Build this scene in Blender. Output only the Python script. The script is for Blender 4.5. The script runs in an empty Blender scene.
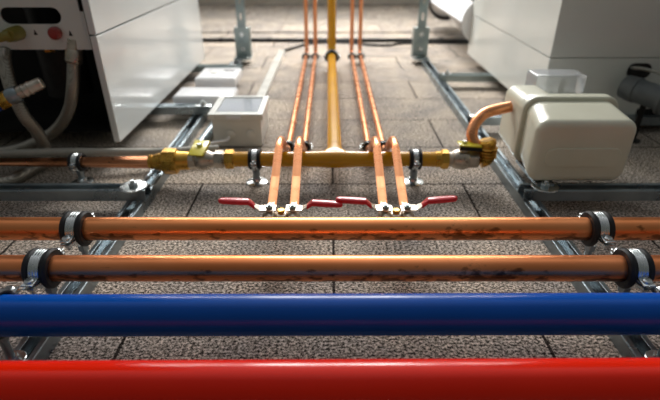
import bpy, bmesh, math, random
from mathutils import Vector, Matrix
random.seed(7)
S = bpy.context.scene
COL = S.collection
PI = math.pi

# ------------------------------------------------------------------ materials
def new_mat(name, rgb, rough=.5, metal=0.0, coat=0.0, spec=.5):
    m = bpy.data.materials.new(name); m.use_nodes = True
    b = m.node_tree.nodes['Principled BSDF']
    b.inputs['Base Color'].default_value = (*rgb, 1)
    b.inputs['Roughness'].default_value = rough
    b.inputs['Metallic'].default_value = metal
    b.inputs['Coat Weight'].default_value = coat
    b.inputs['Coat Roughness'].default_value = .08
    b.inputs['Specular IOR Level'].default_value = spec
    return m

def N(m, kind, **kw):
    n = m.node_tree.nodes.new(kind)
    for k, v in kw.items():
        if k in n.inputs.keys(): n.inputs[k].default_value = v
        else: setattr(n, k, v)
    return n

def L(m, a, b): m.node_tree.links.new(a, b)

def ramp(m, stops, fac):
    r = N(m, 'ShaderNodeValToRGB')
    e = r.color_ramp.elements
    while len(e) < len(stops): e.new(.5)
    for i, (p, c) in enumerate(stops):
        e[i].position = p; e[i].color = (*c, 1) if len(c) == 3 else c
    L(m, fac, r.inputs['Fac'])
    return r

def noise_variation(m, c1, c2, scale=20, lo=.35, hi=.65, detail=4, stretch=(1, 1, 1), rough=None, bump=0, bscale=None):
    """Vary base colour between two tones by object-space noise."""
    b = m.node_tree.nodes['Principled BSDF']
    tc = N(m, 'ShaderNodeTexCoord'); mp = N(m, 'ShaderNodeMapping'); mp.inputs['Scale'].default_value = stretch
    L(m, tc.outputs['Object'], mp.inputs['Vector'])
    n = N(m, 'ShaderNodeTexNoise'); n.inputs['Scale'].default_value = scale; n.inputs['Detail'].default_value = detail
    L(m, mp.outputs['Vector'], n.inputs['Vector'])
    r = ramp(m, [(lo, c1), (hi, c2)], n.outputs['Fac'])
    L(m, r.outputs['Color'], b.inputs['Base Color'])
    if rough:
        rr = ramp(m, [(lo, (rough[0],)*3), (hi, (rough[1],)*3)], n.outputs['Fac'])
        L(m, rr.outputs['Color'], b.inputs['Roughness'])
    if bump:
        n2 = N(m, 'ShaderNodeTexNoise'); n2.inputs['Scale'].default_value = bscale or scale*4
        L(m, mp.outputs['Vector'], n2.inputs['Vector'])
        bp = N(m, 'ShaderNodeBump'); bp.inputs['Strength'].default_value = bump; bp.inputs['Distance'].default_value = .0005
        L(m, n2.outputs['Fac'], bp.inputs['Height']); L(m, bp.outputs['Normal'], b.inputs['Normal'])
    return m

def copper_mat(name, c1, c2, spot, metal=1.0, r=(.30, .42), spots=True):
    m = new_mat(name, c1, .25, metal)
    b = m.node_tree.nodes['Principled BSDF']
    tc = N(m, 'ShaderNodeTexCoord'); mp = N(m, 'ShaderNodeMapping'); mp.inputs['Scale'].default_value = (.35, 1, 1)
    L(m, tc.outputs['Object'], mp.inputs['Vector'])
    n = N(m, 'ShaderNodeTexNoise'); n.inputs['Scale'].default_value = 30; n.inputs['Detail'].default_value = 5
    L(m, mp.outputs['Vector'], n.inputs['Vector'])
    r1 = ramp(m, [(.3, c1), (.7, c2)], n.outputs['Fac'])
    rr = ramp(m, [(.3, (r[0],)*3), (.7, (r[1],)*3)], n.outputs['Fac'])
    L(m, rr.outputs['Color'], b.inputs['Roughness'])
    if spots:
        v = N(m, 'ShaderNodeTexNoise'); v.inputs['Scale'].default_value = 95; v.inputs['Detail'].default_value = 3
        mp2 = N(m, 'ShaderNodeMapping'); mp2.inputs['Scale'].default_value = (.7, 1.3, 1.3)
        L(m, tc.outputs['Object'], mp2.inputs['Vector']); L(m, mp2.outputs['Vector'], v.inputs['Vector'])
        big = N(m, 'ShaderNodeTexNoise'); big.inputs['Scale'].default_value = 9
        L(m, tc.outputs['Object'], big.inputs['Vector'])
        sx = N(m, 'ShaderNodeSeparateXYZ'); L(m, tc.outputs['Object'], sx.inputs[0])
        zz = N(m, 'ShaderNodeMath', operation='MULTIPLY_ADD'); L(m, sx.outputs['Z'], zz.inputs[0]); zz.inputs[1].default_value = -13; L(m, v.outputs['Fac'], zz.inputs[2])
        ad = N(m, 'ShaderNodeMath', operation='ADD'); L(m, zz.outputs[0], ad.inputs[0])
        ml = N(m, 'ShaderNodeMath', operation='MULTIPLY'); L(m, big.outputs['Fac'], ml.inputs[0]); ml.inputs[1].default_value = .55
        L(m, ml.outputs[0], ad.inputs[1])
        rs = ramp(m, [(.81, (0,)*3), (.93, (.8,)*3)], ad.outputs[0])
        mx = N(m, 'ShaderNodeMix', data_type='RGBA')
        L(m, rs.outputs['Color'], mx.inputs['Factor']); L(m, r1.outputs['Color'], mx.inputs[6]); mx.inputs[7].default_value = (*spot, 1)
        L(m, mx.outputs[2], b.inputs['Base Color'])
    else:
        L(m, r1.outputs['Color'], b.inputs['Base Color'])
    return m

def slab_mat(name, bright=1.0, far=False):
    """Split-face wood-wool like paving slabs with dark joints and fine pits."""
    m = new_mat(name, (.3, .27, .24), .95, spec=.08)
    b = m.node_tree.nodes['Principled BSDF']
    tc = N(m, 'ShaderNodeTexCoord')
    mp = N(m, 'ShaderNodeMapping')
    L(m, tc.outputs['Object'], mp.inputs['Vector'])
    if far:
        mp.inputs['Rotation'].default_value = (PI/2, 0, 0)
    else:
        mp.inputs['Location'].default_value = (.2325, -.088, 0)
    br = N(m, 'ShaderNodeTexBrick'); br.offset = .5; br.squash = 1
    for k, v in (('Scale', 1), ('Mortar Size', .0021), ('Mortar Smooth', .3), ('Brick Width', .475), ('Row Height', .1735 if not far else .06), ('Bias', 0)):
        br.inputs[k].default_value = v
    br.inputs['Color1'].default_value = (.86, .86, .86, 1); br.inputs['Color2'].default_value = (1.1, 1.08, 1.04, 1); br.inputs['Mortar'].default_value = (.10, .09, .09, 1)
    L(m, mp.outputs['Vector'], br.inputs['Vector'])
    # fine fibre speckle
    mp3 = N(m, 'ShaderNodeMapping'); mp3.inputs['Scale'].default_value = (.85, 1.15, 1)
    L(m, tc.outputs['Object'], mp3.inputs['Vector'])
    n1 = N(m, 'ShaderNodeTexNoise'); n1.inputs['Scale'].default_value = 290; n1.inputs['Detail'].default_value = 6; n1.inputs['Roughness'].default_value = .78
    L(m, mp3.outputs['Vector'], n1.inputs['Vector'])
    sp = ramp(m, [(.425, (.008, .007, .006)), (.46, (.17, .153, .132)), (.51, (.42, .388, .34)), (.585, (1.0, .94, .85))], n1.outputs['Fac'])
    n2 = N(m, 'ShaderNodeTexNoise'); n2.inputs['Scale'].default_value = 11; n2.inputs['Detail'].default_value = 4
    L(m, tc.outputs['Object'], n2.inputs['Vector'])
    st = ramp(m, [(.3, (.70, .70, .74)), (.7, (1.12, 1.05, 1.0))], n2.outputs['Fac'])
    m1 = N(m, 'ShaderNodeMix', data_type='RGBA', blend_type='MULTIPLY'); m1.inputs['Factor'].default_value = 1
    L(m, sp.outputs['Color'], m1.inputs[6]); L(m, st.outputs['Color'], m1.inputs[7])
    m2 = N(m, 'ShaderNodeMix', data_type='RGBA', blend_type='MULTIPLY'); m2.inputs['Factor'].default_value = 1
    L(m, m1.outputs[2], m2.inputs[6]); L(m, br.outputs['Color'], m2.inputs[7])
    m3 = N(m, 'ShaderNodeMix', data_type='RGBA', blend_type='MULTIPLY'); m3.inputs['Factor'].default_value = 1
    L(m, m2.outputs[2], m3.inputs[6]); m3.inputs[7].default_value = (bright, bright*.985, bright*.97, 1)
    L(m, m3.outputs[2], b.inputs['Base Color'])
    bp = N(m, 'ShaderNodeBump'); bp.inputs['Strength'].default_value = .45; bp.inputs['Distance'].default_value = .0012
    ma = N(m, 'ShaderNodeMath', operation='MULTIPLY'); L(m, n1.outputs['Fac'], ma.inputs[0]); L(m, br.outputs['Fac'], ma.inputs[1])
    sb = N(m, 'ShaderNodeMath', operation='SUBTRACT'); L(m, n1.outputs['Fac'], sb.inputs[0]); L(m, br.outputs['Fac'], sb.inputs[1])
    L(m, sb.outputs[0], bp.inputs['Height']); L(m, bp.outputs['Normal'], b.inputs['Normal'])
    return m

def braid_mat():
    m = new_mat('steel_braid', (.42, .40, .36), .38, .85)
    b = m.node_tree.nodes['Principled BSDF']
    tc = N(m, 'ShaderNodeTexCoord')
    outs = []
    for d in (40, -40):
        mp = N(m, 'ShaderNodeMapping'); mp.inputs['Rotation'].default_value = (math.radians(d), math.radians(d*.6), math.radians(d))
        L(m, tc.outputs['Object'], mp.inputs['Vector'])
        w = N(m, 'ShaderNodeTexWave'); w.inputs['Scale'].default_value = 140
        L(m, mp.outputs['Vector'], w.inputs['Vector']); outs.append(w)
    mx = N(m, 'ShaderNodeMath', operation='MAXIMUM'); L(m, outs[0].outputs['Fac'], mx.inputs[0]); L(m, outs[1].outputs['Fac'], mx.inputs[1])
    r = ramp(m, [(.2, (.13, .12, .10)), (.9, (.52, .49, .43))], mx.outputs[0])
    L(m, r.outputs['Color'], b.inputs['Base Color'])
    bp = N(m, 'ShaderNodeBump'); bp.inputs['Strength'].default_value = .6; bp.inputs['Distance'].default_value = .0006
    L(m, mx.outputs[0], bp.inputs['Height']); L(m, bp.outputs['Normal'], b.inputs['Normal'])
    return m

M = {}
M['floor'] = slab_mat('paving_slab')
M['kerb'] = slab_mat('back_block', 1.05)
M['plaster'] = noise_variation(new_mat('plaster', (.7, .66, .58), .8), (.60, .57, .50), (.72, .69, .62), 6)
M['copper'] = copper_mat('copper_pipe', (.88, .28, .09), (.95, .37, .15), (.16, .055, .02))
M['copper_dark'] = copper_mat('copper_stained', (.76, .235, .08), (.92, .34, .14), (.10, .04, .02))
M['copper_small'] = copper_mat('copper_bright', (.80, .32, .14), (.88, .40, .20), (.3, .12, .05), r=(.24, .34), spots=False)
M['zinc'] = noise_variation(new_mat('zinc', (.3, .35, .37), .3, .85), (.24, .29, .32), (.34, .40, .43), 25, rough=(.26, .34))
M['zinc_dark'] = noise_variation(new_mat('zinc_aged', (.3, .33, .35), .4, 1), (.26, .32, .33), (.38, .45, .45), 25, rough=(.30, .38))
M['chrome'] = noise_variation(new_mat('bright_zinc', (.78, .82, .82), .2, 1), (.58, .63, .65), (.76, .79, .79), 60, rough=(.18, .3))
M['rubber'] = noise_variation(new_mat('rubber', (.010, .010, .011), .55, 0, spec=.35), (.008, .008, .009), (.018, .018, .02), 50)
M['red'] = noise_variation(new_mat('red_gloss', (.80, .008, .0), .18, 0, 0, .28), (.78, .012, .0), (.86, .018, .001), 5, bump=.03, bscale=60)
M['blue'] = noise_variation(new_mat('blue_gloss', (.0, .075, .42), .24, 0, 0, .22), (.0, .072, .38), (.001, .085, .45), 5, bump=.03, bscale=60)
M['lever'] = noise_variation(new_mat('red_vinyl', (.60, .005, .015), .28, 0, .3), (.55, .004, .012), (.66, .01, .022), 40)
M['ochre'] = noise_variation(new_mat('ochre_gloss', (.62, .33, .003), .2, 0, .2), (.66, .305, .001), (.74, .36, .003), 12, bump=.05, bscale=50)
M['yellow'] = noise_variation(new_mat('yellow_paint', (.72, .60, .02), .3, 0, .3), (.66, .56, .015), (.78, .66, .03), 40)
M['brass'] = noise_variation(new_mat('brass', (.62, .33, .05), .28, .8), (.50, .25, .03), (.72, .42, .08), 60, rough=(.2, .38))
M['nickel'] = noise_variation(new_mat('nickel', (.60, .53, .44), .33, .9), (.46, .40, .33), (.70, .63, .54), 50, rough=(.25, .42))
M['white'] = noise_variation(new_mat('white_enamel', (.70, .73, .73), .14, 0, .4), (.74, .78, .78), (.79, .82, .82), 4, bump=.015, bscale=10)
M['white2'] = noise_variation(new_mat('grey_enamel', (.66, .68, .64), .22, 0, .3), (.71, .74, .70), (.76, .78, .745), 4, bump=.015, bscale=10)
M['cream'] = noise_variation(new_mat('cream_plastic', (.60, .57, .45), .3, 0, .3), (.70, .69, .55), (.77, .76, .62), 9, bump=.02, bscale=20)
M['pale'] = noise_variation(new_mat('pale_plastic', (.66, .66, .61), .35), (.76, .76, .71), (.83, .83, .79), 15)
M['pvc'] = noise_variation(new_mat('white_pvc', (.86, .87, .88), .25, 0, .2), (.83, .84, .86), (.90, .90, .91), 8)
M['conduit'] = noise_variation(new_mat('grey_conduit', (.42, .41, .37), .45), (.36, .35, .31), (.48, .47, .42), 25)
M['grey_pipe'] = noise_variation(new_mat('grey_plastic', (.10, .115, .12), .4), (.085, .10, .105), (.13, .145, .15), 25)
M['dark'] = noise_variation(new_mat('dark_fill', (.012, .012, .012), .7, spec=.2), (.008, .008, .008), (.018, .018, .017), 12)  # near-black; stands in for the shade inside the open boiler
M['black'] = noise_variation(new_mat('black_plastic', (.012, .012, .012), .5, spec=.3), (.009, .009, .009), (.02, .02, .02), 60)
M['knob'] = noise_variation(new_mat('red_knob', (.30, .02, .012), .3, 0, .3), (.26, .016, .010), (.34, .03, .02), 50)
M['olive'] = noise_variation(new_mat('olive_paint', (.42, .37, .08), .35), (.22, .19, .035), (.30, .27, .06), 50)
M['bluecap'] = noise_variation(new_mat('blue_cap', (.01, .05, .35), .4), (.01, .045, .30), (.015, .07, .4), 50)
M['braid'] = braid_mat()
M['module'] = noise_variation(new_mat('grey_module', (.38, .42, .52), .4), (.30, .34, .44), (.50, .54, .62), 60)
def glass_mat(name, tint):
    m = bpy.data.materials.new(name); m.use_nodes = True; nt = m.node_tree
    b = nt.nodes['Principled BSDF']
    b.inputs['Base Color'].default_value = (*tint, 1); b.inputs['Roughness'].default_value = .08
    b.inputs['Transmission Weight'].default_value = .7; b.inputs['IOR'].default_value = 1.3
    n = N(m, 'ShaderNodeTexNoise'); n.inputs['Scale'].default_value = 30
    bp = N(m, 'ShaderNodeBump'); bp.inputs['Strength'].default_value = .05; bp.inputs['Distance'].default_value = .0004
    L(m, n.outputs['Fac'], bp.inputs['Height']); L(m, bp.outputs['Normal'], b.inputs['Normal'])
    return m
M['clear'] = glass_mat('clear_cover', (.90, .93, .96))

# ------------------------------------------------------------------ geometry helpers
def finish(name, bm, mat, parent=None, smooth=True, ang=32):
    bmesh.ops.recalc_face_normals(bm, faces=bm.faces)
    if smooth:
        lim = math.radians(ang)
        for f in bm.faces: f.smooth = True
        for e in bm.edges:
            if len(e.link_faces) == 2 and e.calc_face_angle(0) > lim: e.smooth = False
    me = bpy.data.meshes.new(name); bm.to_mesh(me); bm.free()
    me.materials.append(M[mat] if isinstance(mat, str) else mat)
    o = bpy.data.objects.new(name, me); COL.objects.link(o)
    if parent: o.parent = parent
    return o

def tag(o, label=None, cat=None, group=None, kind=None):
    for k, v in (('label', label), ('category', cat), ('group', group), ('kind', kind)):
        if v: o[k] = v
    return o

def thing(name, label, cat, loc=(0, 0, 0), rz=0, group=None):
    o = bpy.data.objects.new(name, None); COL.objects.link(o); o.empty_display_size = .02
    o.location = loc; o.rotation_euler = (0, 0, rz)
    return tag(o, label, cat, group)

def dup(root, loc, label, rz=None):
    r = root.copy(); COL.objects.link(r); r.location = loc; r['label'] = label
    if rz is not None: r.rotation_euler = (0, 0, rz)
    for ch in list(root.children):
        c = ch.copy(); COL.objects.link(c); c.parent = r
        for g in ch.children:
            d = g.copy(); COL.objects.link(d); d.parent = c
    return r

def xf(verts, mat):
    for v in verts: v.co = mat @ v.co

def box(bm, x0, x1, y0, y1, z0, z1, bev=0, seg=2, rot=None):
    g = bmesh.ops.create_cube(bm, size=1)
    vs = g['verts']
    for v in vs:
        v.co = Vector(((x0+x1)/2 + v.co.x*(x1-x0), (y0+y1)/2 + v.co.y*(y1-y0), (z0+z1)/2 + v.co.z*(z1-z0)))
    if bev:
        es = list({e for v in vs for e in v.link_edges})
        r = bmesh.ops.bevel(bm, geom=es, offset=bev, segments=seg, affect='EDGES', profile=.5)
        vs = list({v for f in r['faces'] for v in f.verts} | {v for v in vs if v.is_valid})
    if rot is not None: xf(vs, rot)
    return vs

def frame_for(d):
    d = d.normalized()
    up = Vector((0, 0, 1)) if abs(d.z) < .95 else Vector((0, 1, 0))
    a = d.cross(up).normalized(); b = a.cross(d).normalized()
    return a, b

def lathe(bm, p0, d, prof, seg=40, phase=0.0, cap=True):
    """prof: list of (t, r) along direction d from p0."""
    d = Vector(d).normalized(); p0 = Vector(p0); a, b = frame_for(d)
    rings = []
    for t, r in prof:
        rings.append([bm.verts.new(p0 + d*t + a*(r*math.cos(phase+2*PI*i/seg)) + b*(r*math.sin(phase+2*PI*i/seg))) for i in range(seg)])
    for A, B in zip(rings, rings[1:]):
        for i in range(seg):
            bm.faces.new((A[i], A[(i+1) % seg], B[(i+1) % seg], B[i]))
    if cap:
        bm.faces.new(rings[0]); bm.faces.new(rings[-1])
    return rings

def cyl(bm, p0, p1, r, seg=28, bev=0):
    p0 = Vector(p0); p1 = Vector(p1); l = (p1-p0).length
    pr = [(0, r), (l, r)] if not bev else [(0, r-bev), (bev, r), (l-bev, r), (l, r-bev)]
    return lathe(bm, p0, p1-p0, pr, seg)

def hexa(bm, p0, d, l, r, ch=.0008):
    lathe(bm, p0, d, [(0, r-ch), (ch, r), (l-ch, r), (l, r-ch)], 6)

def smooth_path(pts, radii_bend, n=10):
    """polyline with rounded corners (quadratic arcs of a given bend distance)."""
    pts = [Vector(p) for p in pts]; out = [pts[0]]
    for i in range(1, len(pts)-1):
        p = pts[i]; a = (pts[i-1]-p); b = (pts[i+1]-p)
        d = min(radii_bend, a.length*.49, b.length*.49)
        pa = p + a.normalized()*d; pb = p + b.normalized()*d
        for k in range(n+1):
            t = k/n
            out.append(pa*(1-t)**2 + p*2*t*(1-t) + pb*t*t)
    out.append(pts[-1])
    return out

def catmull(pts, n=12):
    P = [Vector(p) for p in pts]; P = [P[0]*2-P[1]] + P + [P[-1]*2-P[-2]]
    out = []
    for i in range(1, len(P)-2):
        for k in range(n):
            t = k/n
            out.append(.5*((2*P[i]) + (P[i+1]-P[i-1])*t + (2*P[i-1]-5*P[i]+4*P[i+1]-P[i+2])*t*t + (3*P[i]-P[i-1]-3*P[i+1]+P[i+2])*t**3))
    out.append(P[-2])
    return out

def sweep(bm, path, r, seg=20, cap=True):
    path = [Vector(p) for p in path]
    a = None; rings = []
    for i, p in enumerate(path):
        t = (path[min(i+1, len(path)-1)] - path[max(i-1, 0)]).normalized()
        if a is None: a, b = frame_for(t)
        else:
            a = (a - t*a.dot(t)).normalized(); b = t.cross(a).normalized()
        rr = r[i] if isinstance(r, (list, tuple)) else r
        rings.append([bm.verts.new(p + a*(rr*math.cos(2*PI*k/seg)) + b*(rr*math.sin(2*PI*k/seg))) for k in range(seg)])
    for A, B in zip(rings, rings[1:]):
        for k in range(seg): bm.faces.new((A[k], A[(k+1) % seg], B[(k+1) % seg], B[k]))
    if cap: bm.faces.new(rings[0]); bm.faces.new(rings[-1])

def ring_x(bm, x0, x1, ri, ro, cz=0.0, seg=48, round_=0.0012):
    """annular ring around the X axis."""
    pr = [(x0, ri), (x0, ro-round_), (x0+round_, ro), (x1-round_, ro), (x1, ro-round_), (x1, ri)]
    rings = []
    for t, r in pr:
        rings.append([bm.verts.new((t, r*math.cos(2*PI*i/seg), cz + r*math.sin(2*PI*i/seg))) for i in range(seg)])
    rings.append(rings[0])
    for A, B in zip(rings, rings[1:]):
        for i in range(seg): bm.faces.new((A[i], A[(i+1) % seg], B[(i+1) % seg], B[i]))

def rounded_prism(bm, x0, x1, z0, z1, y0, y1, rc, edge=0, x0b=None, x1b=None, z0b=None, z1b=None, K=8, front_round=0.0, FR=6):
    """rounded rectangle lofted along Y from y1 (back) to y0 (front); b-values = size at back."""
    def outline(X0, X1, Z0, Z1, r):
        pts = []
        for cx, cz, a0 in ((X1-r, Z1-r, 0), (X0+r, Z1-r, PI/2), (X0+r, Z0+r, PI), (X1-r, Z0+r, 1.5*PI)):
            for k in range(K+1):
                a = a0 + PI/2*k/K; pts.append((cx+r*math.cos(a), cz+r*math.sin(a)))
        return pts
    x0b = x0 if x0b is None else x0b; x1b = x1 if x1b is None else x1b; z0b = z0 if z0b is None else z0b; z1b = z1 if z1b is None else z1b
    secs = [(y1, x0b, x1b, z0b, z1b)]
    fr = front_round
    secs.append((y0+fr, x0, x1, z0, z1))
    for k in range(1, FR+1):
        if fr == 0: break
        a = PI/2*k/FR; ins = fr*(1-math.cos(a)); secs.append((y0+fr-fr*math.sin(a), x0+ins, x1-ins, z0+ins, z1-ins))
    rings = []
    for (y, X0, X1, Z0, Z1) in secs:
        r = max(.002, rc*(1 if y >= y0+fr else 1)-((X0-x0) if y < y0+fr else 0))
        rings.append([bm.verts.new((u-ox, y-oy, v-oz)) for u, v in outline(X0, X1, Z0, Z1, r)])
    n = len(rings[0])
    for A, B in zip(rings, rings[1:]):
        for i in range(n): bm.faces.new((A[i], A[(i+1) % n], B[(i+1) % n], B[i]))
    bm.faces.new(rings[0]); bm.faces.new(rings[-1])

# ------------------------------------------------------------------ setting
bm = bmesh.new(); box(bm, -2.4, 2.4, -1.0, 3.40, -.06, 0)
tag(finish('floor', bm, 'floor', smooth=False), kind='structure')
bm = bmesh.new(); box(bm, -2.4, 2.4, 2.31, 3.30, .0, .006, bev=.002)
tag(finish('trim_1', bm, 'kerb', smooth=False), kind='structure')
bm = bmesh.new(); box(bm, -2.4, 2.4, 3.301, 3.42, .0, .62)
tag(finish('wall_back', bm, 'plaster', smooth=False), kind='structure')

# ------------------------------------------------------------------ channel rails
RW, RH, RT = .028, .019, .0020       # 28 x 18 mm C profile
def slotted_strip(bm, org, d, side, nrm, width, pitch, count, sl, sw, th):
    """flat strip with stadium slots."""
    org = Vector(org); d = Vector(d); side = Vector(side); nrm = Vector(nrm)
    K = 6
    stad = []
    hl = sl/2 - sw/2
    for k in range(K+1):
        a = -PI/2 + PI*k/K; stad.append((hl + sw/2*math.cos(a), sw/2*math.sin(a)))
    for k in range(K+1):
        a = PI/2 + PI*k/K; stad.append((-hl + sw/2*math.cos(a), sw/2*math.sin(a)))
    n = len(stad)
    for c in range(count):
        cc = (c+.5)*pitch; rect = []
        for (u, v) in stad:
            # push outwards to the rectangle boundary
            du, dv = u, v
            k = min((pitch/2)/max(abs(du), 1e-9), (width/2)/max(abs(dv), 1e-9))
            rect.append((du*k, dv*k))
        # force corners
        for s1, s2 in ((1, 1), (1, -1), (-1, 1), (-1, -1)):
            j = min(range(n), key=lambda q: (rect[q][0]-s1*pitch/2)**2 + (rect[q][1]-s2*width/2)**2)
            rect[j] = (s1*pitch/2, s2*width/2)
        def V(u, v, w): return bm.verts.new(org + d*(cc+u) + side*v + nrm*w)
        A = [V(u, v, th) for u, v in stad]; B = [V(u, v, th) for u, v in rect]
        A2 = [V(u, v, 0) for u, v in stad]; B2 = [V(u, v, 0) for u, v in rect]
        for i in range(n):
            j = (i+1) % n
            bm.faces.new((A[i], A[j], B[j], B[i])); bm.faces.new((A2[i], B2[i], B2[j], A2[j])); bm.faces.new((A[i], A2[i], A2[j], A[j]))
            bm.faces.new((B[i], B[j], B2[j], B2[i]))

def strut(bm, p0, d, length, face, slot=(.026, .009), pitch=.05):
    """C profile; 'face' is the outward normal of its slotted web, p0 the middle of the outer face of the web."""
    d = Vector(d).normalized(); face = Vector(face); s = d.cross(face); p0 = Vector(p0)
    cnt = max(1, int(length/pitch)); pitch = length/cnt
    slotted_strip(bm, p0 - face*RT, d, s, face, RW, pitch, cnt, slot[0], slot[1], RT)
    for sg in (-1, 1):
        pr = [(RW/2, -RT), (RW/2, -RH+.0010), (RW/2-.0010, -RH), (RW/2-.0062, -RH), (RW/2-.0068, -RH+.0006), (RW/2-.0068, -RH+.0042), (RW/2-.0050, -RH+.0042),
              (RW/2-.0050, -RH+RT), (RW/2-RT, -RH+RT), (RW/2-RT, -RT)]
        R = [[bm.verts.new(p0 + d*t + s*(sg*u) + face*w) for u, w in pr] for t in (0, length)]
        n = len(pr)
        for i in range(n): bm.faces.new((R[0][i], R[0][(i+1) % n], R[1][(i+1) % n], R[1][i]))
        for q in R:
            for i in (0, 2, 4, 6): pass
            bm.faces.new((q[0], q[1], q[8], q[9])); bm.faces.new((q[1], q[2], q[3], q[8])); bm.faces.new((q[3], q[4], q[7], q[8])); bm.faces.new((q[4], q[5], q[6], q[7]))

XL, XR = -.318, .330
def floor_rail(x, label):
    bm = bmesh.new(); strut(bm, (x, .10, 0), (0, 1, 0), 1.665, (0, 0, -1), (.041, .016), .048)
    return tag(finish('floor_rail', bm, 'zinc', smooth=False), label, 'rail', 'long channel rails on the floor')
floor_rail(XL, 'long galvanised channel rail on the floor running beside the open-fronted white boiler')
floor_rail(XR, 'long galvanised channel rail on the floor running past the cream housing')

def upright(x, label):
    t = thing('upright_post', label, 'post', (x, 1.73, RH), group='upright posts on the rail ends')
    bm = bmesh.new(); strut(bm, (0, 0, .005), (0, 0, 1), 1.2, (0, -1, 0))
    finish('slotted_channel', bm, 'zinc_dark', t, smooth=False)
    bm = bmesh.new()
    box(bm, -.026, .026, -.0065, -.0035, .004, .10, bev=.001)
    box(bm, -.026, -.023, -.0035, .03, .004, .10, bev=.001)
    box(bm, .023, .026, -.0035, .03, .004, .10, bev=.001)
    box(bm, -.028, .028, -.045, .03, 0, .004, bev=.001)
    br = finish('foot_bracket', bm, 'zinc_dark', t, smooth=False)
    for px, pz in ((0, .03), (0, .078)):
        bm = bmesh.new(); hexa(bm, (px, -.0065, pz), (0, -1, 0), .005, .008)
        finish('bolt', bm, 'chrome', br)
    for px in (-.019, .019):
        bm = bmesh.new(); hexa(bm, (px, -.032, .004), (0, 0, 1), .006, .0075)
        finish('bolt', bm, 'chrome', br)
    return t
upright(XL+.014, 'grey slotted upright post beside the open-fronted white boiler')
upright(XR-.014, 'grey slotted upright post nearest the white flue pipe')

def crossbar(x0, x1, y, label, boltx, style, washer=.022, mat='zinc'):
    t = thing('crossbar', label, 'crossbar', (boltx, y, RH), group='crossbars laid over the floor rails')
    bm = bmesh.new()
    a, b = x0-boltx, x1-boltx
    if style == 'open': strut(bm, (a, 0, 0), (1, 0, 0), b-a, (0, 0, -1), (.041, .016), .048)
    else: strut(bm, (a, 0, RH), (1, 0, 0), b-a, (0, 0, 1))
    finish('channel', bm, mat, t, smooth=False)
    w = bmesh.new()
    if style == 'open': lathe(w, (0, 0, RH), (0, 0, 1), [(0, washer), (.0012, washer), (.0018, washer-.0006)], 48)
    else: box(w, -.020, .020, -.0125, .0125, RH, RH+.002, bev=.0008)
    finish('washer', w, 'chrome', t)
    b_ = bmesh.new(); hexa(b_, (0, 0, RH+.0018), (0, 0, 1), .006, .0075); lathe(b_, (0, 0, RH+.007), (0, 0, 1), [(0, .004), (.004, .004), (.005, .0032)], 20)
    finish('bolt', b_, 'chrome', t)
    return t
crossbar(-1.3, -.300, .698, 'open channel crossbar with a big round washer, below the clamped copper pipe', -.322, 'open')
crossbar(-1.0, -.288, 1.125, 'slotted crossbar with a hex bolt on its end, coming out below the glossy boiler panel', -.306, 'slot')
crossbar(-1.0, -.278, 1.53, 'dark channel crossbar below the boiler panel, behind the flat white boxes', -.31, 'open', .013, 'zinc_dark')
crossbar(.315, 1.3, .698, 'open channel crossbar below the front of the cream housing', .352, 'open')
crossbar(.318, 1.2, 1.05, 'slotted crossbar ending on the rail behind the curved copper pipe', .338, 'slot')
crossbar(.325, 1.2, 1.42, 'dark crossbar on the rail nearest the slotted upright and the closed boiler', .345, 'open', .013, 'zinc_dark')

# ------------------------------------------------------------------ the four big pipes
def straight_pipe(name, mat, y, z, r, label, cat='pipe', tilt=0.0):
    bm = bmesh.new(); x = 1.3
    seg = 72; n = 26
    pr = [(2*x*i/n, r) for i in range(n+1)]
    lathe(bm, (-x, 0, 0), (1, 0, 0), pr, seg)
    o = finish(name, bm, mat); o.location = (0, y, z); o.rotation_euler = (0, 0, tilt)
    return tag(o, label, cat)
PZ = .084
PY1, PY2, PYB, PYR = .4975, .4180, .3480, .2634
straight_pipe('copper_pipe', 'copper', PY1, PZ, .0142, 'bare copper pipe across the whole picture, touching the red-levered valves')
straight_pipe('copper_pipe', 'copper_dark', PY2, PZ, .0142, 'stained copper pipe across the whole picture, right behind the blue pipe')
straight_pipe('painted_pipe', 'blue', PYB, PZ-.002, .0198, 'glossy blue painted pipe', tilt=.004)
straight_pipe('painted_pipe', 'red', PYR, PZ, .0205, 'glossy red painted pipe nearest the camera', tilt=.006)

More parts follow.
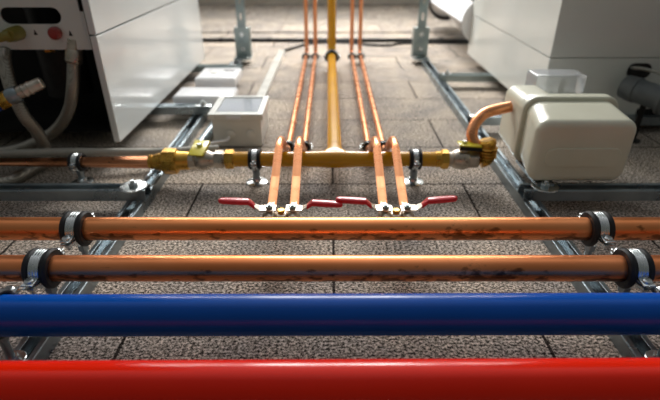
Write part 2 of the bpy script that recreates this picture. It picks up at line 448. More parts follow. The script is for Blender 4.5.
# ------------------------------------------------------------------ clamps
def clamp(r, zax, base, label, loc, rz=0, group=None, w=.027, ear=.011, lining_t=.0045, style='washer', studr=.004):
    """ring clamp around a pipe along local X whose axis is zax above loc.z."""
    t = thing('pipe_clamp', label, 'clamp', loc, rz, group)
    ri = r + .0004; ro = r + lining_t
    bm = bmesh.new()
    ring_x(bm, -w/2, -w*.22, ri, ro+.0022, zax, round_=.002); ring_x(bm, w*.22, w/2, ri, ro+.0022, zax, round_=.002)
    ring_x(bm, -w*.23, w*.23, ri, ro-.0006, zax, round_=.0004)
    finish('rubber_lining', bm, 'rubber', t)
    bm = bmesh.new(); bw = w*.215
    ring_x(bm, -bw, bw, ro-.0004, ro+.0014, zax, round_=.0006)
    for g in (-bw*.55, 0, bw*.55):     # pressed ribs
        ring_x(bm, g-.0006, g+.0006, ro+.0008, ro+.0021, zax, seg=48, round_=.0004)
    band = finish('band', bm, 'chrome', t)
    for s in (-1, 1):
        bm = bmesh.new()
        y0, y1 = s*(ro+.0008), s*(ro+.0008+ear)
        ya, yb = min(y0, y1), max(y0, y1)
        box(bm, -bw*1.15, bw*1.15, ya, yb, zax+.0012, zax+.0032, bev=.0008)
        box(bm, -bw*1.15, bw*1.15, ya, yb, zax-.0032, zax-.0012, bev=.0008)
        finish('ear', bm, 'chrome', t)
        bm = bmesh.new(); yc = s*(ro+ear*.55)
        lathe(bm, (0, yc, zax+.0032), (0, 0, 1), [(0, ear*.36), (.002, ear*.36), (.0032, ear*.25)], 20)
        lathe(bm, (0, yc, zax-.012), (0, 0, 1), [(0, ear*.18), (.018, ear*.18)], 14)
        hexa(bm, (0, yc, zax-.0075), (0, 0, 1), .004, ear*.38)
        finish('screw', bm, 'chrome', t)
    bm = bmesh.new(); zb = zax-ro-.001
    lathe(bm, (0, 0, zb), (0, 0, -1), [(0, .007), (.010 if zb-base > .014 else .005, .0065)], 6)
    lathe(bm, (0, 0, base), (0, 0, 1), [(0, studr), (max(.004, zb-base-.004), studr)], 18)
    finish('stud', bm, 'zinc', t)
    bm = bmesh.new()
    if style == 'washer':
        lathe(bm, (0, 0, base), (0, 0, 1), [(0, max(.0075, studr*3.3)), (.0016, max(.0075, studr*3.3)), (.0022, max(.0068, studr*3.1))], 36); hexa(bm, (0, 0, base+.002), (0, 0, 1), .005, .0075)
    else:
        lathe(bm, (0, 0, base), (0, 0, 1), [(0, .0195), (.0014, .0195), (.003, .016), (.0045, .009), (.009, .0075)], 44)
    finish('base_plate', bm, 'chrome', t)
    return t

G = 'rubber-lined clamps on the thick pipes'
def big_clamp(x, y, label, r=.0142, z=PZ):
    return clamp(r, z-RH, 0, label, (x, y, RH), group=G, w=.025, lining_t=.0054 if r < .018 else .0022, ear=.0135 if r < .018 else .016)
big_clamp(XL+.009, PY1, 'rubber-lined clamp on the bare copper pipe, on the rail below the open boiler')
big_clamp(XR-.004, PY1, 'rubber-lined clamp on the bare copper pipe below the cream housing')
big_clamp(XL+.009, PY2, 'rubber-lined clamp on the stained copper pipe, on the rail of the open boiler')
big_clamp(XR-.004, PY2, 'rubber-lined clamp on the stained copper pipe, near the frame edge on the cream housing side')
big_clamp(XL-.006, PYB+.001, 'clamp of the blue pipe on the rail of the open boiler', .0198, PZ-.002)
big_clamp(XR+.006, PYB+.001, 'clamp of the blue pipe on the rail of the cream housing', .0198, PZ-.002)

# ------------------------------------------------------------------ gas manifold
GY, GZ = .790, .046
GX = .0085
t = thing('gas_pipe', 'ochre yellow painted gas pipe, a tee bending upright at the back wall', 'pipe', (GX, GY, 0))
bm = bmesh.new()
pr = []
x0, x1 = -.1795, .1805
for i in range(61):
    x = x0 + (x1-x0)*i/60
    pr.append((x-x0, .0136 + .0022*math.exp(-(x/.034)**2)))
lathe(bm, (x0, 0, GZ), (1, 0, 0), pr, 56)
finish('manifold', bm, 'ochre', t)
bm = bmesh.new()
path = [Vector((0, .03, GZ)), Vector((0, .05, GZ))]
rad = [.0142, .0142]
rest = smooth_path([(0, .05, GZ), (-.003, .862, GZ), (-.001, .862, 1.25)], .045, 14)[1:]
sweep(bm, path + rest, rad + [.0142]*len(rest), 44)
rows = []
for y, rx, rz in ((.001, .060, .0100), (.006, .050, .0118), (.0105, .039, .0132), (.015, .031, .0139), (.021, .0245, .0141), (.028, .0195, .0142), (.037, .0160, .0142), (.048, .0143, .0143)):
    rows.append([bm.verts.new((rx*math.cos(2*PI*k/44), y, GZ + rz*math.sin(2*PI*k/44))) for k in range(44)])
for A, B in zip(rows, rows[1:]):
    for k in range(44): bm.faces.new((A[k], A[(k+1) % 44], B[(k+1) % 44], B[k]))
finish('branch', bm, 'ochre', t)

small = clamp(.0136, GZ, 0, 'clamp with round white base on the yellow gas pipe, beside the grey junction box', (-.1345, GY, 0), group='clamps of the yellow gas pipe', w=.022, ear=.009, lining_t=.003, style='flange', studr=.007)
dup(small, (.1525, GY, 0), 'clamp with round white base on the yellow gas pipe, nearest the cream housing')
clamp(.0142, GZ, 0, 'thick black clamp round the yellow gas pipe where it bends upright at the back', (.006, 1.612, 0), rz=PI/2, group='clamps of the yellow gas pipe', w=.024, ear=.009, lining_t=.0058, style='flange', studr=.006)

# ------------------------------------------------------------------ left small-bore copper pipe
LZ = .040
bm = bmesh.new(); sweep(bm, [(-1.3, 0, 0), (-.327+.30-.298, 0, 0)], .0112, 40)
o = finish('copper_pipe', bm, 'copper_small'); o.location = (0, .790, LZ)
tag(o, 'thinner copper pipe joining the brass union, passing below the braided hoses', 'pipe')
clamp(.0112, LZ, 0, 'clamp on the thinner copper pipe below the open-fronted boiler', (-.4555, .790, 0), w=.022, ear=.010, lining_t=.0035, style='flange', studr=.005)

# ------------------------------------------------------------------ ball valves on the gas line
t = thing('ball_valve', 'gas ball valve with a big brass union and a yellow plate handle', 'valve', (-.24, GY, 0))
bm = bmesh.new()
lathe(bm, (-.085, 0, LZ+.001), (1, 0, 0), [(0, .0125), (.003, .0135), (.006, .0135), (.007, .0118), (.009, .0118), (.010, .014), (.020, .0165), (.026, .0175)], 40)
lathe(bm, (-.060, 0, LZ+.002), (1, 0, 0), [(0, .020), (.002, .0232), (.025, .0232), (.027, .0205)], 8, phase=PI/8)
lathe(bm, (-.034, 0, LZ+.003), (1, 0, 0), [(0, .0185), (.004, .0168), (.018, .0165), (.022, .0150)], 40)
finish('union', bm, 'brass', t)
bm = bmesh.new()
lathe(bm, (-.0125, 0, LZ+.004), (1, 0, 0), [(0, .0155), (.001, .0168), (.0115, .0168), (.0125, .0155)], 8, phase=PI/8)
lathe(bm, (-.001, 0, LZ+.005), (1, 0, 0), [(0, .0150), (.004, .0180), (.012, .0198), (.020, .0185), (.030, .0135), (.038, .0132)], 40)
lathe(bm, (.0335, 0, GZ), (1, 0, 0), [(0, .0145), (.001, .0162), (.0150, .0162), (.016, .0145)], 6)
lathe(bm, (.049, 0, GZ), (1, 0, 0), [(0, .013), (.004, .013)], 30)
lathe(bm, (.009, 0, LZ+.018), (0, 0, 1), [(0, .009), (.006, .008), (.008, .0055), (.010, .0055)], 24)
finish('valve_body', bm, 'nickel', t)
bm = bmesh.new()
lathe(bm, (.0515, 0, GZ), (1, 0, 0), [(0, .0155), (.0012, .0175), (.0150, .0175), (.0165, .0155)], 6)
lathe(bm, (.0675, 0, GZ), (1, 0, 0), [(0, .0145), (.0015, .0145)], 30)
finish('hex_nut', bm, 'brass', t)
R = Matrix.Translation((.009, -.004, LZ+.0300)) @ Matrix.Rotation(math.radians(-3), 4, 'Z') @ Matrix.Rotation(math.radians(9), 4, 'X') @ Matrix.Rotation(math.radians(3), 4, 'Y')
bm = bmesh.new(); box(bm, -.0135, .0125, -.026, .024, -.0013, .0013, bev=.001, rot=R)
box(bm, -.0135, -.0115, -.018, .026, -.006, 0, bev=.0006, rot=R); box(bm, .0105, .0125, -.018, .026, -.006, 0, bev=.0006, rot=R)
h = finish('handle', bm, 'yellow', t)
bm = bmesh.new(); hexa(bm, (.009, 0, LZ+.0315), (0, 0, 1), .0045, .0052); finish('nut', bm, 'chrome', h)

t = thing('ball_valve', 'gas ball valve with a black and yellow handle and a threaded brass elbow', 'valve', (.235, GY, 0))
bm = bmesh.new()
lathe(bm, (-.046, 0, GZ), (1, 0, 0), [(0, .0145), (.010, .0145)], 30)
lathe(bm, (-.0365, 0, GZ), (1, 0, 0), [(0, .0155), (.0012, .0175), (.0125, .0175), (.0138, .0155)], 6)
finish('hex_nut', bm, 'brass', t)
bm = bmesh.new()
lathe(bm, (-.0227, 0, GZ), (1, 0, 0), [(0, .0135), (.007, .0135), (.008, .0150), (.016, .0178), (.026, .0195), (.034, .0175)], 40)
lathe(bm, (.0115, 0, GZ), (1, 0, 0), [(0, .0165), (.0012, .018), (.0165, .018), (.018, .0165)], 6, phase=PI/6)
lathe(bm, (.003, 0, GZ+.014), (0, 0, 1), [(0, .009), (.006, .008), (.009, .0055), (.014, .0055)], 24)
finish('valve_body', bm, 'nickel', t)
bm = bmesh.new()
sweep(bm, smooth_path([(.0295, 0, GZ), (.045, 0, GZ), (.045, .004, GZ+.026)], .012, 10), [.0145]*1 + [.0152]*12, 36)
lathe(bm, (.045, .004, GZ+.023), (-.25, .12, 1), [(0, .0155), (.004, .0170), (.010, .0165), (.013, .0120)], 36)
for k in range(4):
    lathe(bm, (.045, 0, GZ+.004+k*.0055), (0, 0, 1), [(0, .0145), (.0012, .0172), (.0030, .0172), (.0042, .0145)], 36)
finish('elbow', bm, 'brass', t)
R = Matrix.Translation((.001, -.004, GZ+.0300)) @ Matrix.Rotation(math.radians(4), 4, 'Y')
bm = bmesh.new(); box(bm, -.010, .030, -.009, .013, -.0012, .0016, bev=.001, rot=R)
h = finish('handle', bm, 'yellow', t)
bm = bmesh.new(); box(bm, -.0085, .031, -.0095, -.006, -.008, -.0012, bev=.001, rot=R); finish('handle_grip', bm, 'black', h)
bm = bmesh.new(); hexa(bm, (.003, 0, GZ+.0315), (0, 0, 1), .0045, .005); finish('nut', bm, 'chrome', h)

bm = bmesh.new()
sweep(bm, catmull([(.266, .796, .066), (.2565, .802, .076), (.2545, .810, .088), (.260, .821, .100), (.270, .830, .109), (.287, .840, .117), (.3290, .850, .124)], 10), .0100, 30)
tag(finish('copper_pipe', bm, 'copper_small'), 'curved copper pipe rising from the brass elbow into the cream housing', 'pipe')

# ------------------------------------------------------------------ four small risers and their lever valves
VZ = .057
risers = [(-.0835, 'small copper riser stepping over the gas pipe, nearest the grey junction box'),
          (-.0515, 'small copper riser beside the yellow branch, on the junction box side'),
          (.0765, 'small copper riser beside the yellow branch, on the cream housing side'),
          (.1065, 'small copper riser stepping over the gas pipe, farthest from the junction box')]
for x, lab in risers:
    bm = bmesh.new()
    p = smooth_path([(0, .600, VZ), (0, .735, .0985), (0, .765, .0950), (0, .862, .028), (0, 1.757, .028), (0, 1.757, 1.25)], .016, 8)
    sweep(bm, p, .0066, 22)
    o = finish('copper_riser', bm, 'copper_small'); o.location = (x, 0, 0)
    tag(o, lab, 'pipe', 'small copper risers between the rails')

tiny0 = None
where = [('nearest junction box', 0), ('second from junction box', 1), ('second from cream housing', 2), ('nearest cream housing', 3)]
for yc, place in ((.892, 'behind the yellow cross pipe'), (1.70, 'at the back bend')):
    for x, w_ in zip([r[0] for r in risers], where):
        lab = f'small clamp on copper riser {w_[0]}, {place}'
        if tiny0 is None:
            tiny0 = clamp(.0066, .028, 0, lab, (x, yc, 0), rz=PI/2, group='small clamps on the copper risers', w=.013, ear=.0068, lining_t=.0026, style='washer', studr=.003)
        else: dup(tiny0, (x, yc, 0), lab)

def lever_valve(x, s, label, dz=0.0, dy=0.0):
    t = thing('lever_valve', label, 'valve', (x, .594, VZ), group='red lever valves in front of the gas pipe')
    bm = bmesh.new()
    sweep(bm, smooth_path([(0, -.043, 0), (0, -.058, 0), (0, -.080, .016)], .01, 6), .0062, 22)
    lathe(bm, (0, -.045, 0), (0, 1, 0), [(0, .0085), (.0008, .0095), (.010, .0095), (.011, .0085)], 6)
    lathe(bm, (0, -.034, 0), (0, 1, 0), [(0, .0080), (.005, .0098), (.012, .0105), (.020, .0090), (.022, .0078)], 30)
    lathe(bm, (0, -.012, 0), (0, 1, 0), [(0, .0085), (.0008, .0096), (.011, .0096), (.014, .0078), (.022, .0070)], 6)
    lathe(bm, (0, -.022, .006), (0, 0, 1), [(0, .0062), (.0055, .0055)], 20)
    finish('valve_body', bm, 'nickel', t)
    # flat steel lever: eye, crank up, then the grip
    bm = bmesh.new(); pts = [(-.009, .0120), (.013, .0120), (.020, .0165), (.026, .0215), (.062, .0225)]
    wv = [.0075, .0070, .0045, .0045, .0045]
    rows = []
    for (u, z), w in zip(pts, wv):
        rows.append([bm.verts.new((s*u, -.022+dy*u*8 + v, z+dz*max(0, u-.02)*20+h_)) for v, h_ in ((-w, 0), (w, 0), (w, .0018), (-w, .0018))])
    for A, B in zip(rows, rows[1:]):
        for i in range(4): bm.faces.new((A[i], A[(i+1) % 4], B[(i+1) % 4], B[i]))
    bm.faces.new(rows[0]); bm.faces.new(rows[-1])
    lv = finish('lever', bm, 'nickel', t, smooth=False)
    bm = bmesh.new(); rows = []
    gp = [(.0195, .0148, .0050, .0030), (.0225, .0178, .0056, .0034), (.0275, .0222, .0060, .0036), (.045, .0226, .0062, .0038), (.062, .0230, .0058, .0035), (.0665, .0230, .0048, .0030), (.0685, .0230, .0026, .0018)]
    for u, z, w, h_ in gp:
        c = Vector((s*u, -.022+dy*u*8, z+.0009+dz*max(0, u-.02)*20)); k = 14
        ring = []
        for i in range(k):
            a = 2*PI*i/k; ca, sa = math.cos(a), math.sin(a)
            ring.append(bm.verts.new(c + Vector((0, w*math.copysign(abs(ca)**.6, ca), h_*math.copysign(abs(sa)**.6, sa)))))
        rows.append(ring)
    for A, B in zip(rows, rows[1:]):
        for i in range(len(A)): bm.faces.new((A[i], A[(i+1) % len(A)], B[(i+1) % len(A)], B[i]))
    bm.faces.new(rows[0]); bm.faces.new(rows[-1])
    finish('grip', bm, 'lever', lv)
    bm = bmesh.new(); hexa(bm, (0, -.022, .0138), (0, 0, 1), .0035, .0052); lathe(bm, (0, -.022, .017), (0, 0, 1), [(0, .0026), (.002, .0022)], 14)
    finish('nut', bm, 'zinc_dark', t)
    # a clip carrying the valve on a stud
    return t
lever_valve(-.0835, -1, 'valve whose red lever points away towards the junction box side', dz=.001, dy=.0)
lever_valve(-.0515, 1, 'valve whose red lever lies lower and overlaps in front of the other middle lever', dz=-.0035, dy=-.006)
lever_valve(.0765, -1, 'valve whose red lever points to the middle and lies behind the lower one', dz=.001, dy=.006)
lever_valve(.1065, 1, 'valve whose red lever points away towards the cream housing side', dz=.001, dy=.012)
for xs, lab in ((-.0675, 'steel bracket plate between the two valves on the junction box side'), (.0915, 'steel bracket plate between the two valves on the cream housing side')):
    t = thing('valve_bracket', lab, 'bracket', (xs, .558, VZ), group='brackets between the lever valves')
    bm = bmesh.new(); box(bm, -.0068, .0068, .004, .024, -.004, .006, bev=.0012); finish('clip', bm, 'nickel', t)
    bm = bmesh.new(); hexa(bm, (0, .014, .006), (0, 0, 1), .005, .0055); finish('nut', bm, 'brass', t)

# ------------------------------------------------------------------ open-fronted boiler
BX, BY0, BY1, BZ0, BZ1 = -.414, .884, 1.62, .040, 1.10
t = thing('wall_boiler', 'white boiler with a glossy side panel, its front open over dark pipework and hoses', 'boiler', (BX, BY0, BZ0-.004))
ox, oy, oz = BX, BY0, BZ0-.004
def bbox(bm, x0, x1, y0, y1, z0, z1, bev=0, seg=2): box(bm, x0-ox, x1-ox, y0-oy, y1-oy, z0-oz, z1-oz, bev, seg)
bm = bmesh.new(); bbox(bm, BX-.012, BX, BY0, BY1, BZ0, .2415, .0015); finish('lower_side_panel', bm, 'white', t, smooth=False)
bm = bmesh.new(); bbox(bm, BX-.012, BX+.0004, BY0, BY1, .2440, BZ1, .0015); finish('upper_side_panel', bm, 'white', t, smooth=False)
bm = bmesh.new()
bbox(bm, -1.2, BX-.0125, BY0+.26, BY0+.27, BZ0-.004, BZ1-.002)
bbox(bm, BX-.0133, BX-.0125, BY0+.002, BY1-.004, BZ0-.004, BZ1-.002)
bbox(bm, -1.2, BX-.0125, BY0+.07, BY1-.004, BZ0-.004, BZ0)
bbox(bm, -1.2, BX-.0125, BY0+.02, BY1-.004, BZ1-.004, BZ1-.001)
finish('shade_lining', bm, 'dark', t, smooth=False)  # near-black sheets, interior shade of the open boiler put into their colour
# control plate with a stadium opening
def plate_with_slot(bm, x0, x1, z0, z1, y, th, cx, cz, sl, sh):
    K = 8; st = []
    hl = sl/2-sh/2
    for k in range(K+1):
        a = -PI/2+PI*k/K; st.append((cx+hl+sh/2*math.cos(a), cz+sh/2*math.sin(a)))
    for k in range(K+1):
        a = PI/2+PI*k/K; st.append((cx-hl+sh/2*math.cos(a), cz+sh/2*math.sin(a)))
    n = len(st); rect = []
    for (u, v) in st:
        du, dv = u-cx, v-cz
        kx = ((x1-cx) if du > 0 else (cx-x0))/max(abs(du), 1e-9); kz = ((z1-cz) if dv > 0 else (cz-z0))/max(abs(dv), 1e-9)
        k = min(kx, kz); rect.append([cx+du*k, cz+dv*k])
    for X, Z in ((x0, z0), (x0, z1), (x1, z0), (x1, z1)):
        j = min(range(n), key=lambda q: (rect[q][0]-X)**2+(rect[q][1]-Z)**2); rect[j] = [X, Z]
    lay = []
    for yy in (y, y+th):
        lay.append(([bm.verts.new((u-ox, yy-oy, v-oz)) for u, v in st], [bm.verts.new((u-ox, yy-oy, v-oz)) for u, v in rect]))
    (A, B), (A2, B2) = lay
    for i in range(n):
        j = (i+1) % n
        bm.faces.new((A[i], A[j], B[j], B[i])); bm.faces.new((A2[i], B2[i], B2[j], A2[j])); bm.faces.new((A[i], A2[i], A2[j], A[j])); bm.faces.new((B[i], B[j], B2[j], B2[i]))
bm = bmesh.new()
plate_with_slot(bm, -.72, -.4390, .2190, 1.05, BY0+.012, .003, -.527, .2740, .107, .028)
bbox(bm, -.4389, -.4275, BY0+.012, BY0+.015, .2190, .281)
bbox(bm, -.72, -.4275, BY0+.0121, BY0+.05, .2160, .2189)
cp = finish('control_plate', bm, 'white2', t, smooth=False)
for (mx, mz) in ((-.5275, .2455), (-.4650, .2440)):
    bm = bmesh.new()
    vs = [bm.verts.new((mx-ox+a, BY0+.0118-oy, mz-oz+b)) for a, b in ((-.003, -.004), (.004, -.004), (.0, .006))]
    vs2 = [bm.verts.new((v.co.x, v.co.y+.0004, v.co.z)) for v in vs]
    bm.faces.new(vs); bm.faces.new(vs2)
    for i in range(3): bm.faces.new((vs[i], vs[(i+1) % 3], vs2[(i+1) % 3], vs2[i]))
    finish('marking', bm, 'black', cp)
bm = bmesh.new(); lathe(bm, (-.489-ox, BY0+.012-oy, .2455-oz), (0, -1, 0), [(0, .0105), (.004, .0115), (.010, .0110), (.013, .0085), (.014, .004)], 36)
finish('knob', bm, 'knob', t)
bm = bmesh.new()
sweep(bm, catmull([(-.640-ox, BY0-.03-oy, .234-oz), (-.600-ox, BY0-.030-oy, .239-oz), (-.575-ox, BY0-.026-oy, .243-oz), (-.553-ox, BY0-.020-oy, .247-oz)], 6), .0080, 16)
lathe(bm, (-.556-ox, BY0+.012-oy, .246-oz), (0, -1, 0), [(0, .0125), (.02, .0125), (.034, .011)], 24)
finish('cock_handle', bm, 'olive', t)
# dim pipework inside the opening
bm = bmesh.new()
cyl(bm, (-.445-ox, BY0+.10-oy, .04-oz), (-.445-ox, BY0+.10-oy, .225-oz), .022, 30)
cyl(bm, (-.56-ox, BY0+.14-oy, .10-oz), (-.56-ox, BY0+.14-oy, .30-oz), .045, 30)
finish('inner_vessel', bm, 'black', t)
bm = bmesh.new(); lathe(bm, (-.520-ox, BY0+.03-oy, .222-oz), (0, 0, -1), [(0, .010), (.012, .010), (.014, .007)], 6); finish('outlet_nut', bm, 'brass', t)

# hoses
def hose(name, pts, r, label, ferrule=None, mat='braid'):
    tt = thing(name, label, 'hose', pts[0], group='flexible hoses below the open boiler')
    o0 = Vector(pts[0])
    bm = bmesh.new(); sweep(bm, catmull([Vector(p)-o0 for p in pts], 12), r, 24); finish('braided_tube', bm, mat, tt)
    if ferrule:
        d = Vector(pts[1])-o0; d.normalize()
        bm = bmesh.new()
        lathe(bm, -d*.002, d, [(0, r*1.15), (.004, r*1.35), (.022, r*1.35), (.026, r*1.1)], 28)
        finish('ferrule', bm, 'nickel', tt)
        bm = bmesh.new(); hexa(bm, -d*.020, d, .018, r*1.3); finish('union_nut', bm, 'brass' if ferrule == 'brass' else 'nickel', tt)
    return tt
hose('braided_hose', [(-.4700, .905, .2135), (-.4775, .900, .181), (-.4842, .890, .144), (-.5058, .898, .102), (-.5434, .905, .061), (-.5953, .900, .032), (-.6598, .892, .0170), (-.80, .900, .0125)], .0112,
     'braided hose hanging from the silver fitting below the red knob', 'nickel')
hose('braided_hose', [(-.592, .895, .2145), (-.586, .876, .196), (-.578, .860, .152), (-.5656, .852, .106), (-.5570, .860, .073), (-.5560, .868, .038), (-.5580, .860, .0120), (-.5640, .815, .0116), (-.590, .762, .0118), (-.70, .745, .0118)], .0112,
     'braided hose curving down to the floor behind the thinner copper pipe', None)
t = thing('hose_connector', 'silver and brass connector with a blue cap, sticking up below the olive cock handle', 'connector', (-.545, .795, .157))
d = Vector((.055, .020, .022)).normalized()
bm = bmesh.new(); lathe(bm, (0, 0, 0), d, [(0, .0125), (.004, .0145), (.016, .0145), (.019, .0128)], 30); finish('collar', bm, 'zinc', t)
bm = bmesh.new(); lathe(bm, d*-.017, d, [(0, .013), (.002, .0145), (.015, .0145), (.017, .013)], 6); finish('hex_nut', bm, 'brass', t)
bm = bmesh.new(); lathe(bm, d*-.030, d, [(0, .010), (.003, .0135), (.013, .0135)], 30); finish('cap', bm, 'bluecap', t)
bm = bmesh.new(); lathe(bm, d*.019, d, [(0, .0105), (.008, .0105), (.010, .0120), (.013, .0105), (.018, .0105), (.020, .0120), (.023, .0105), (.040, .0100), (.042, .0080)], 26); finish('corrugated_tube', bm, 'nickel', t)

bm = bmesh.new(); sweep(bm, [(-1.2, -.036, .018), (-.62, -.030, .012), (-.50, -.018, .011), (-.35, 0, .002), (-.222, .028, -.002)], .0078, 24)
o = finish('conduit_pipe', bm, 'conduit'); o.location = (0, .8605, .0265)
tag(o, 'pale grey conduit lying right behind the thinner copper pipe', 'conduit')

# ------------------------------------------------------------------ closed boiler with the drain pipe
CX, CY0, CY1, CZ0 = .475, 1.056, 1.705, .040
t = thing('wall_boiler', 'closed white boiler whose grey front has a dark round-cornered hole', 'boiler', (CX, CY0, CZ0-.004))
ox, oy, oz = CX, CY0, CZ0-.004
bm = bmesh.new(); bbox(bm, CX+.001, 1.25, CY0+.001, CY1-.001, CZ0-.004, .1650, .002)
lower = finish('lower_casing', bm, 'white2', t, smooth=False)
bm = bmesh.new(); bbox(bm, CX, 1.251, CY0, CY1, .1662, 1.10, .0016); finish('upper_casing', bm, 'white2', t, smooth=False)
bm = bmesh.new(); rounded_prism(bm, .651, .702, .122, .154, CY0-.0016, CY0+.004, .014); 
finish('hole_patch', bm, 'black', t, smooth=False)  # black patch on the casing, painted for the dark of the hole
bm = bmesh.new(); bbox(bm, .70, .99, CY0-.0008, CY0+.004, .038, .052)
finish('dark_strip', bm, 'dark', t, smooth=False)  # dark strip along the bottom edge of the casing front
t = thing('drain_pipe', 'dark grey plastic drain pipe with a wider socket in front of the closed boiler', 'pipe', (.648, 1.012, .098), 0)
d = Vector((.066, -.110, -.012)).normalized()
bm = bmesh.new(); lathe(bm, (0, 0, .012), d, [(-.022, .020), (-.019, .0245), (0, .0265), (.01, .0265), (.011, .0245), (.11, .0245)], 40); finish('pipe', bm, 'grey_pipe', t)
bm = bmesh.new(); lathe(bm, d*.062+Vector((0, 0, .012)), d, [(0, .026), (.001, .031), (.008, .031), (.010, .0285), (.12, .0285)], 40); finish('socket', bm, 'grey_pipe', t)
bm = bmesh.new(); lathe(bm, (0.02, -.02, -.098), (0, 0, 1), [(0, .016), (.003, .016), (.006, .006), (.080, .006), (.092, .012)], 20)
finish('support', bm, 'black', t)
bm = bmesh.new(); sweep(bm, catmull([(.0, .03, .050), (.022, .02, .050), (.045, .0, .046), (.06, -.02, .040)], 6), .0035, 12); finish('hose_tail', bm, 'conduit', t)

# ------------------------------------------------------------------ cream housing
t = thing('cream_housing', 'large cream plastic housing with a bulging front lid on the crossbar', 'housing', (.403, .80, .0365))
ox, oy, oz = .40, .80, .036
bm = bmesh.new(); rounded_prism(bm, .3280, .398, .040, .1535, .808, .893, .018, x0b=.330, x1b=.396, z0b=.042, z1b=.151); finish('back_shell', bm, 'cream', t)
bm = bmesh.new(); rounded_prism(bm, .3255, .4890, .037, .1600, .788, .808, .024, front_round=.004); finish('flange', bm, 'cream', t)
bm = bmesh.new(); rounded_prism(bm, .3175, .4740, .0450, .1500, .697, .789, .020, x0b=.3330, x1b=.4800, z0b=.045, z1b=.1535, front_round=.012); lid = finish('lid', bm, 'cream', t, ang=40)
bm = bmesh.new(); rounded_prism(bm, .336, .457, .074, .106, .6945, .6985, .014, front_round=.0015); finish('raised_panel', bm, 'cream', lid, ang=60)
bm = bmesh.new(); box(bm, .335-ox, .365-ox, .700-oy, .800-oy, 0, .0065, bev=.001); box(bm, .345-ox, .375-ox, .801-oy, .885-oy, 0, .006, bev=.001)
finish('mounting_foot', bm, 'zinc', t, smooth=False)

t = thing('meter_box', 'box with a clear smoky cover standing behind the cream housing', 'box', (.441, .925, .003))
ox, oy, oz = .437, .93, .0
bm = bmesh.new(); box(bm, -.040, .046, -.005, .036, -.003, .110, bev=.003); finish('base', bm, 'pale', t, smooth=False)
bm = bmesh.new(); rounded_prism(bm, .392, .489, .1105, .1600, .922, .972, .004, front_round=.002, K=3); finish('clear_cover', bm, 'clear', t)
bm = bmesh.new(); box(bm, .0, .013, -.006, .000, .112, .1515, bev=.001); box(bm, -.034, .042, .006, .030, .1107, .130, bev=.001); finish('counter', bm, 'pale', t, smooth=False)
bm = bmesh.new(); lathe(bm, (.0445, .01, .112), (1, 0, 0), [(.005, .004), (.010, .009), (.016, .009), (.018, .006)], 20); lathe(bm, (.0462, .01, .112), (1, 0, 0), [(0, .004), (.006, .004)], 12); finish('brass_gland', bm, 'brass', t)

# ------------------------------------------------------------------ boxes beside the rail
t = thing('junction_box', 'pale grey junction box with a clear hinged lid, standing on the floor', 'box', (-.197, 1.02, 0))
ox, oy, oz = -.197, 1.02, 0
bm = bmesh.new(); rounded_prism(bm, -.248, -.145, 0, .062, .957, 1.075, .004, front_round=.002, K=3); finish('body', bm, 'pale', t)
bm = bmesh.new()
X0, X1, Y0, Y1, Z0, Z1 = -.2535, -.1395, .951, 1.082, .062, .0745
for (a, b, c, e) in ((X0, X0+.013, Y0, Y1), (X1-.013, X1, Y0, Y1), (X0+.013, X1-.013, Y0, Y0+.017), (X0+.013, X1-.013, Y1-.010, Y1)):
    box(bm, a-ox, b-ox, c-oy, e-oy, Z0, Z1, bev=.0012)
lf = finish('lid_frame', bm, 'pale', t, smooth=False)
bm = bmesh.new(); box(bm, X0+.0135-ox, X1-.0135-ox, Y0+.0175-oy, Y1-.0105-oy, .0700, .0728, bev=.0008); finish('window', bm, 'clear', lf, smooth=False)
bm = bmesh.new(); box(bm, -.045, .045, -.05, .05, .0625, .0635); 
for k in range(5): box(bm, -.042+k*.017, -.028+k*.017, -.03+.004*(k % 2), .03, .0636, .0690, bev=.0008)
finish('breaker_row', bm, 'module', t, smooth=False)
bm = bmesh.new(); box(bm, -.018, .012, Y0-oy-.0035, Y0-oy, .0635, .0705, bev=.0008); finish('latch', bm, 'pvc', t, smooth=False)
bm = bmesh.new(); lathe(bm, (.030-.0+.0, Y0-oy+.004, .030), (0, -1, 0), [(0, .009), (.004, .009), (.005, .007)], 24); finish('knockout', bm, 'pale', t)
bm = bmesh.new(); lathe(bm, (-.012, Y0-oy+.004, .030), (0, -1, 0), [(0, .009), (.004, .009), (.005, .007)], 24)
finish('knockout', bm, 'pale', t)

t = thing('flat_box', 'larger flat plain white box tucked against the boiler, on the rail', 'box', (-.310, 1.205, RH), group='flat white boxes between the boiler and the rail')
bm = bmesh.new(); box(bm, -.078, .070, -.050, .035, 0, .029, bev=.003, seg=3); finish('body', bm, 'pvc', t, smooth=True)
bm = bmesh.new(); box(bm, -.075, .067, -.047, .032, .029, .0315, bev=.0012, seg=2); finish('lid', bm, 'pvc', t, smooth=True)
t = thing('flat_box', 'smaller flat white box with a dark slot on its lid, farther back on the rail', 'box', (-.318, 1.40, RH), group='flat white boxes between the boiler and the rail')
bm = bmesh.new(); box(bm, -.062, .052, -.060, .060, 0, .026, bev=.003, seg=3); b_ = finish('body', bm, 'pvc', t)
bm = bmesh.new(); box(bm, -.058, .048, -.055, .056, .026, .0285, bev=.0012); finish('lid', bm, 'pvc', t)
bm = bmesh.new(); box(bm, .006, .036, .020, .030, .0285, .0292); finish('slot', bm, 'black', t, smooth=False)
bm = bmesh.new(); lathe(bm, (-.018, 0, .0285), (0, 0, 1), [(0, .012), (.002, .011), (.003, .006)], 24); finish('button', bm, 'pale', t)

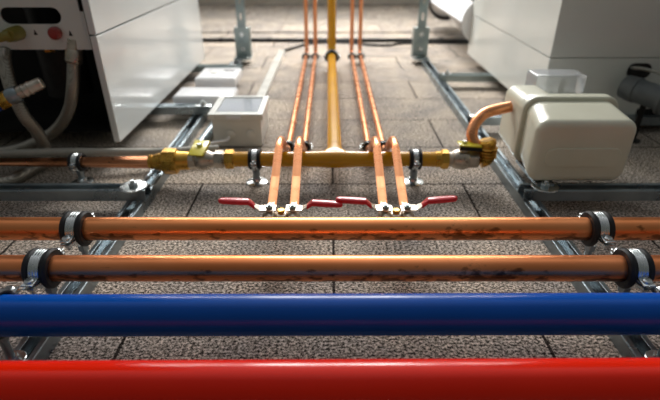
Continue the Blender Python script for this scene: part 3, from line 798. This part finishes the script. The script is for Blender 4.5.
t = thing('cable_trunking', 'narrow white trunking running back along the floor from the junction box', 'trunking', (-.1915, 1.09, 0))
bm = bmesh.new(); R = Matrix.Rotation(math.radians(-.6), 4, 'Z')
box(bm, -.011, .011, .0, .79, .0, .012, bev=.0015, rot=R); finish('channel', bm, 'pale', t, smooth=False)
bm = bmesh.new(); box(bm, -.0117, .0117, .0, .7905, .012, .0138, bev=.0006, rot=R); finish('cover', bm, 'conduit', t, smooth=False)

bm = bmesh.new(); cyl(bm, (-.276, .900, .012), (-.268, 1.06, .012), .0105, 26, .002)
tag(finish('conduit_pipe', bm, 'zinc'), 'short silver tube lying between the rail and the junction box', 'conduit')
bm = bmesh.new(); sweep(bm, catmull([(-.262, .905, .026), (-.245, .903, .030), (-.230, .910, .030), (-.214, .930, .026), (-.212, .945, .026)], 8), .0028, 12)
tag(finish('thin_cable', bm, 'pvc'), 'thin white cable curling into the junction box', 'cable')

# ------------------------------------------------------------------ background cables and flue
def cable(pts, r, label):
    bm = bmesh.new(); sweep(bm, catmull(pts, 8), r, 14)
    tag(finish('black_cable', bm, 'black'), label, 'cable', 'black cables along the back wall')
cable([(-.9, 2.105, .008), (-.5, 2.10, .008), (-.40, 2.105, .008), (-.2, 2.10, .008), (0, 2.098, .008), (.3, 2.10, .008), (.6, 2.09, .008), (.9, 2.09, .008)], .0078, 'thick black cable along the whole back floor')
cable([(-.180, 1.895, .008), (-.14, 1.96, .005), (-.09, 2.04, .005), (.0, 2.07, .005), (.10, 2.06, .005), (.16, 2.02, .005), (.24, 2.01, .005), (.32, 2.05, .005), (.6, 2.06, .005)], .0048, 'thin black cable leaving the end of the white trunking')
for x in (-.46, -.255, .47):
    bm = bmesh.new(); ring_x(bm, -.004, .004, .0082, .0125, 0, 20, .001)
    o = finish('cable_clip', bm, 'black'); o.location = (x, 2.101, .0125 - .0045)
    tag(o, {-.46: 'black clip on the thick cable close to the open boiler', -.255: 'black clip on the thick cable between the upright post and the risers', .47: 'black clip on the thick cable close to the flue pipe'}[x], 'clip', 'clips on the thick cable')

t = thing('flue_pipe', 'thick white flue pipe with a black seal ring, coming out behind the closed boiler', 'pipe', (.518, 2.305, .141))
bm = bmesh.new(); sweep(bm, smooth_path([(0, -.60, 0), (0, .07, 0), (0, .07, .9)], .05, 14), .074, 56); finish('tube', bm, 'pvc', t)
bm = bmesh.new(); lathe(bm, (0, -.015, 0), (0, -1, 0), [(0, .0745), (.001, .081), (.013, .081), (.015, .0745)], 56); finish('seal_ring', bm, 'rubber', t)

# ------------------------------------------------------------------ light
w = bpy.data.worlds.new('room_light'); S.world = w; w.use_nodes = True
nt = w.node_tree; bg = nt.nodes['Background']
tc = nt.nodes.new('ShaderNodeTexCoord'); sp = nt.nodes.new('ShaderNodeSeparateXYZ'); nt.links.new(tc.outputs['Generated'], sp.inputs[0])
ml = nt.nodes.new('ShaderNodeMath'); ml.operation = 'MULTIPLY_ADD'; nt.links.new(sp.outputs['Z'], ml.inputs[0]); ml.inputs[1].default_value = .35; ml.inputs[2].default_value = .30
ad = nt.nodes.new('ShaderNodeMath'); ad.operation = 'MULTIPLY_ADD'; nt.links.new(sp.outputs['Y'], ad.inputs[0]); ad.inputs[1].default_value = .50; nt.links.new(ml.outputs[0], ad.inputs[2])
x2 = nt.nodes.new('ShaderNodeMath'); x2.operation = 'ABSOLUTE'; nt.links.new(sp.outputs['X'], x2.inputs[0])
x3 = nt.nodes.new('ShaderNodeMath'); x3.operation = 'MULTIPLY_ADD'; nt.links.new(x2.outputs[0], x3.inputs[0]); x3.inputs[1].default_value = -.18; nt.links.new(ad.outputs[0], x3.inputs[2]); ad = x3
cr = nt.nodes.new('ShaderNodeValToRGB'); nt.links.new(ad.outputs[0], cr.inputs[0])
e = cr.color_ramp.elements; e[0].position = .05; e[0].color = (.10, .105, .095, 1); e[1].position = .92; e[1].color = (1.12, 1.13, 1.15, 1)
x = e.new(.5); x.color = (.20, .205, .21, 1)
nt.links.new(cr.outputs['Color'], bg.inputs['Color']); bg.inputs['Strength'].default_value = .9

def area(name, loc, target, sx, sy, power, col):
    l = bpy.data.lights.new(name, 'AREA'); l.shape = 'RECTANGLE'; l.size = sx; l.size_y = sy; l.energy = power; l.color = col
    o = bpy.data.objects.new(name, l); COL.objects.link(o); o.location = loc
    o.rotation_euler = (Vector(target)-Vector(loc)).to_track_quat('-Z', 'Y').to_euler()
    return o
area('back_light', (.04, 2.45, 1.15), (0, .9, 0), 1.0, .45, 43, (1, .985, .955))  # unseen bright source high at the back, inferred from the pipe highlights

# ------------------------------------------------------------------ camera
c = bpy.data.cameras.new('camera'); co = bpy.data.objects.new('camera', c); COL.objects.link(co)
co.location = (0, 0, .40); co.rotation_euler = (math.radians(90-29.0), 0, 0)
c.sensor_width = 36; c.lens = 36*480/660; c.clip_start = .01
c.dof.use_dof = True; c.dof.focus_distance = .56; c.dof.aperture_fstop = 4.5
S.camera = co
S.view_settings.view_transform = 'Standard'; S.view_settings.look = 'None'; S.view_settings.gamma = 1
S.view_settings.use_curve_mapping = False; S.view_settings.exposure = 0.18
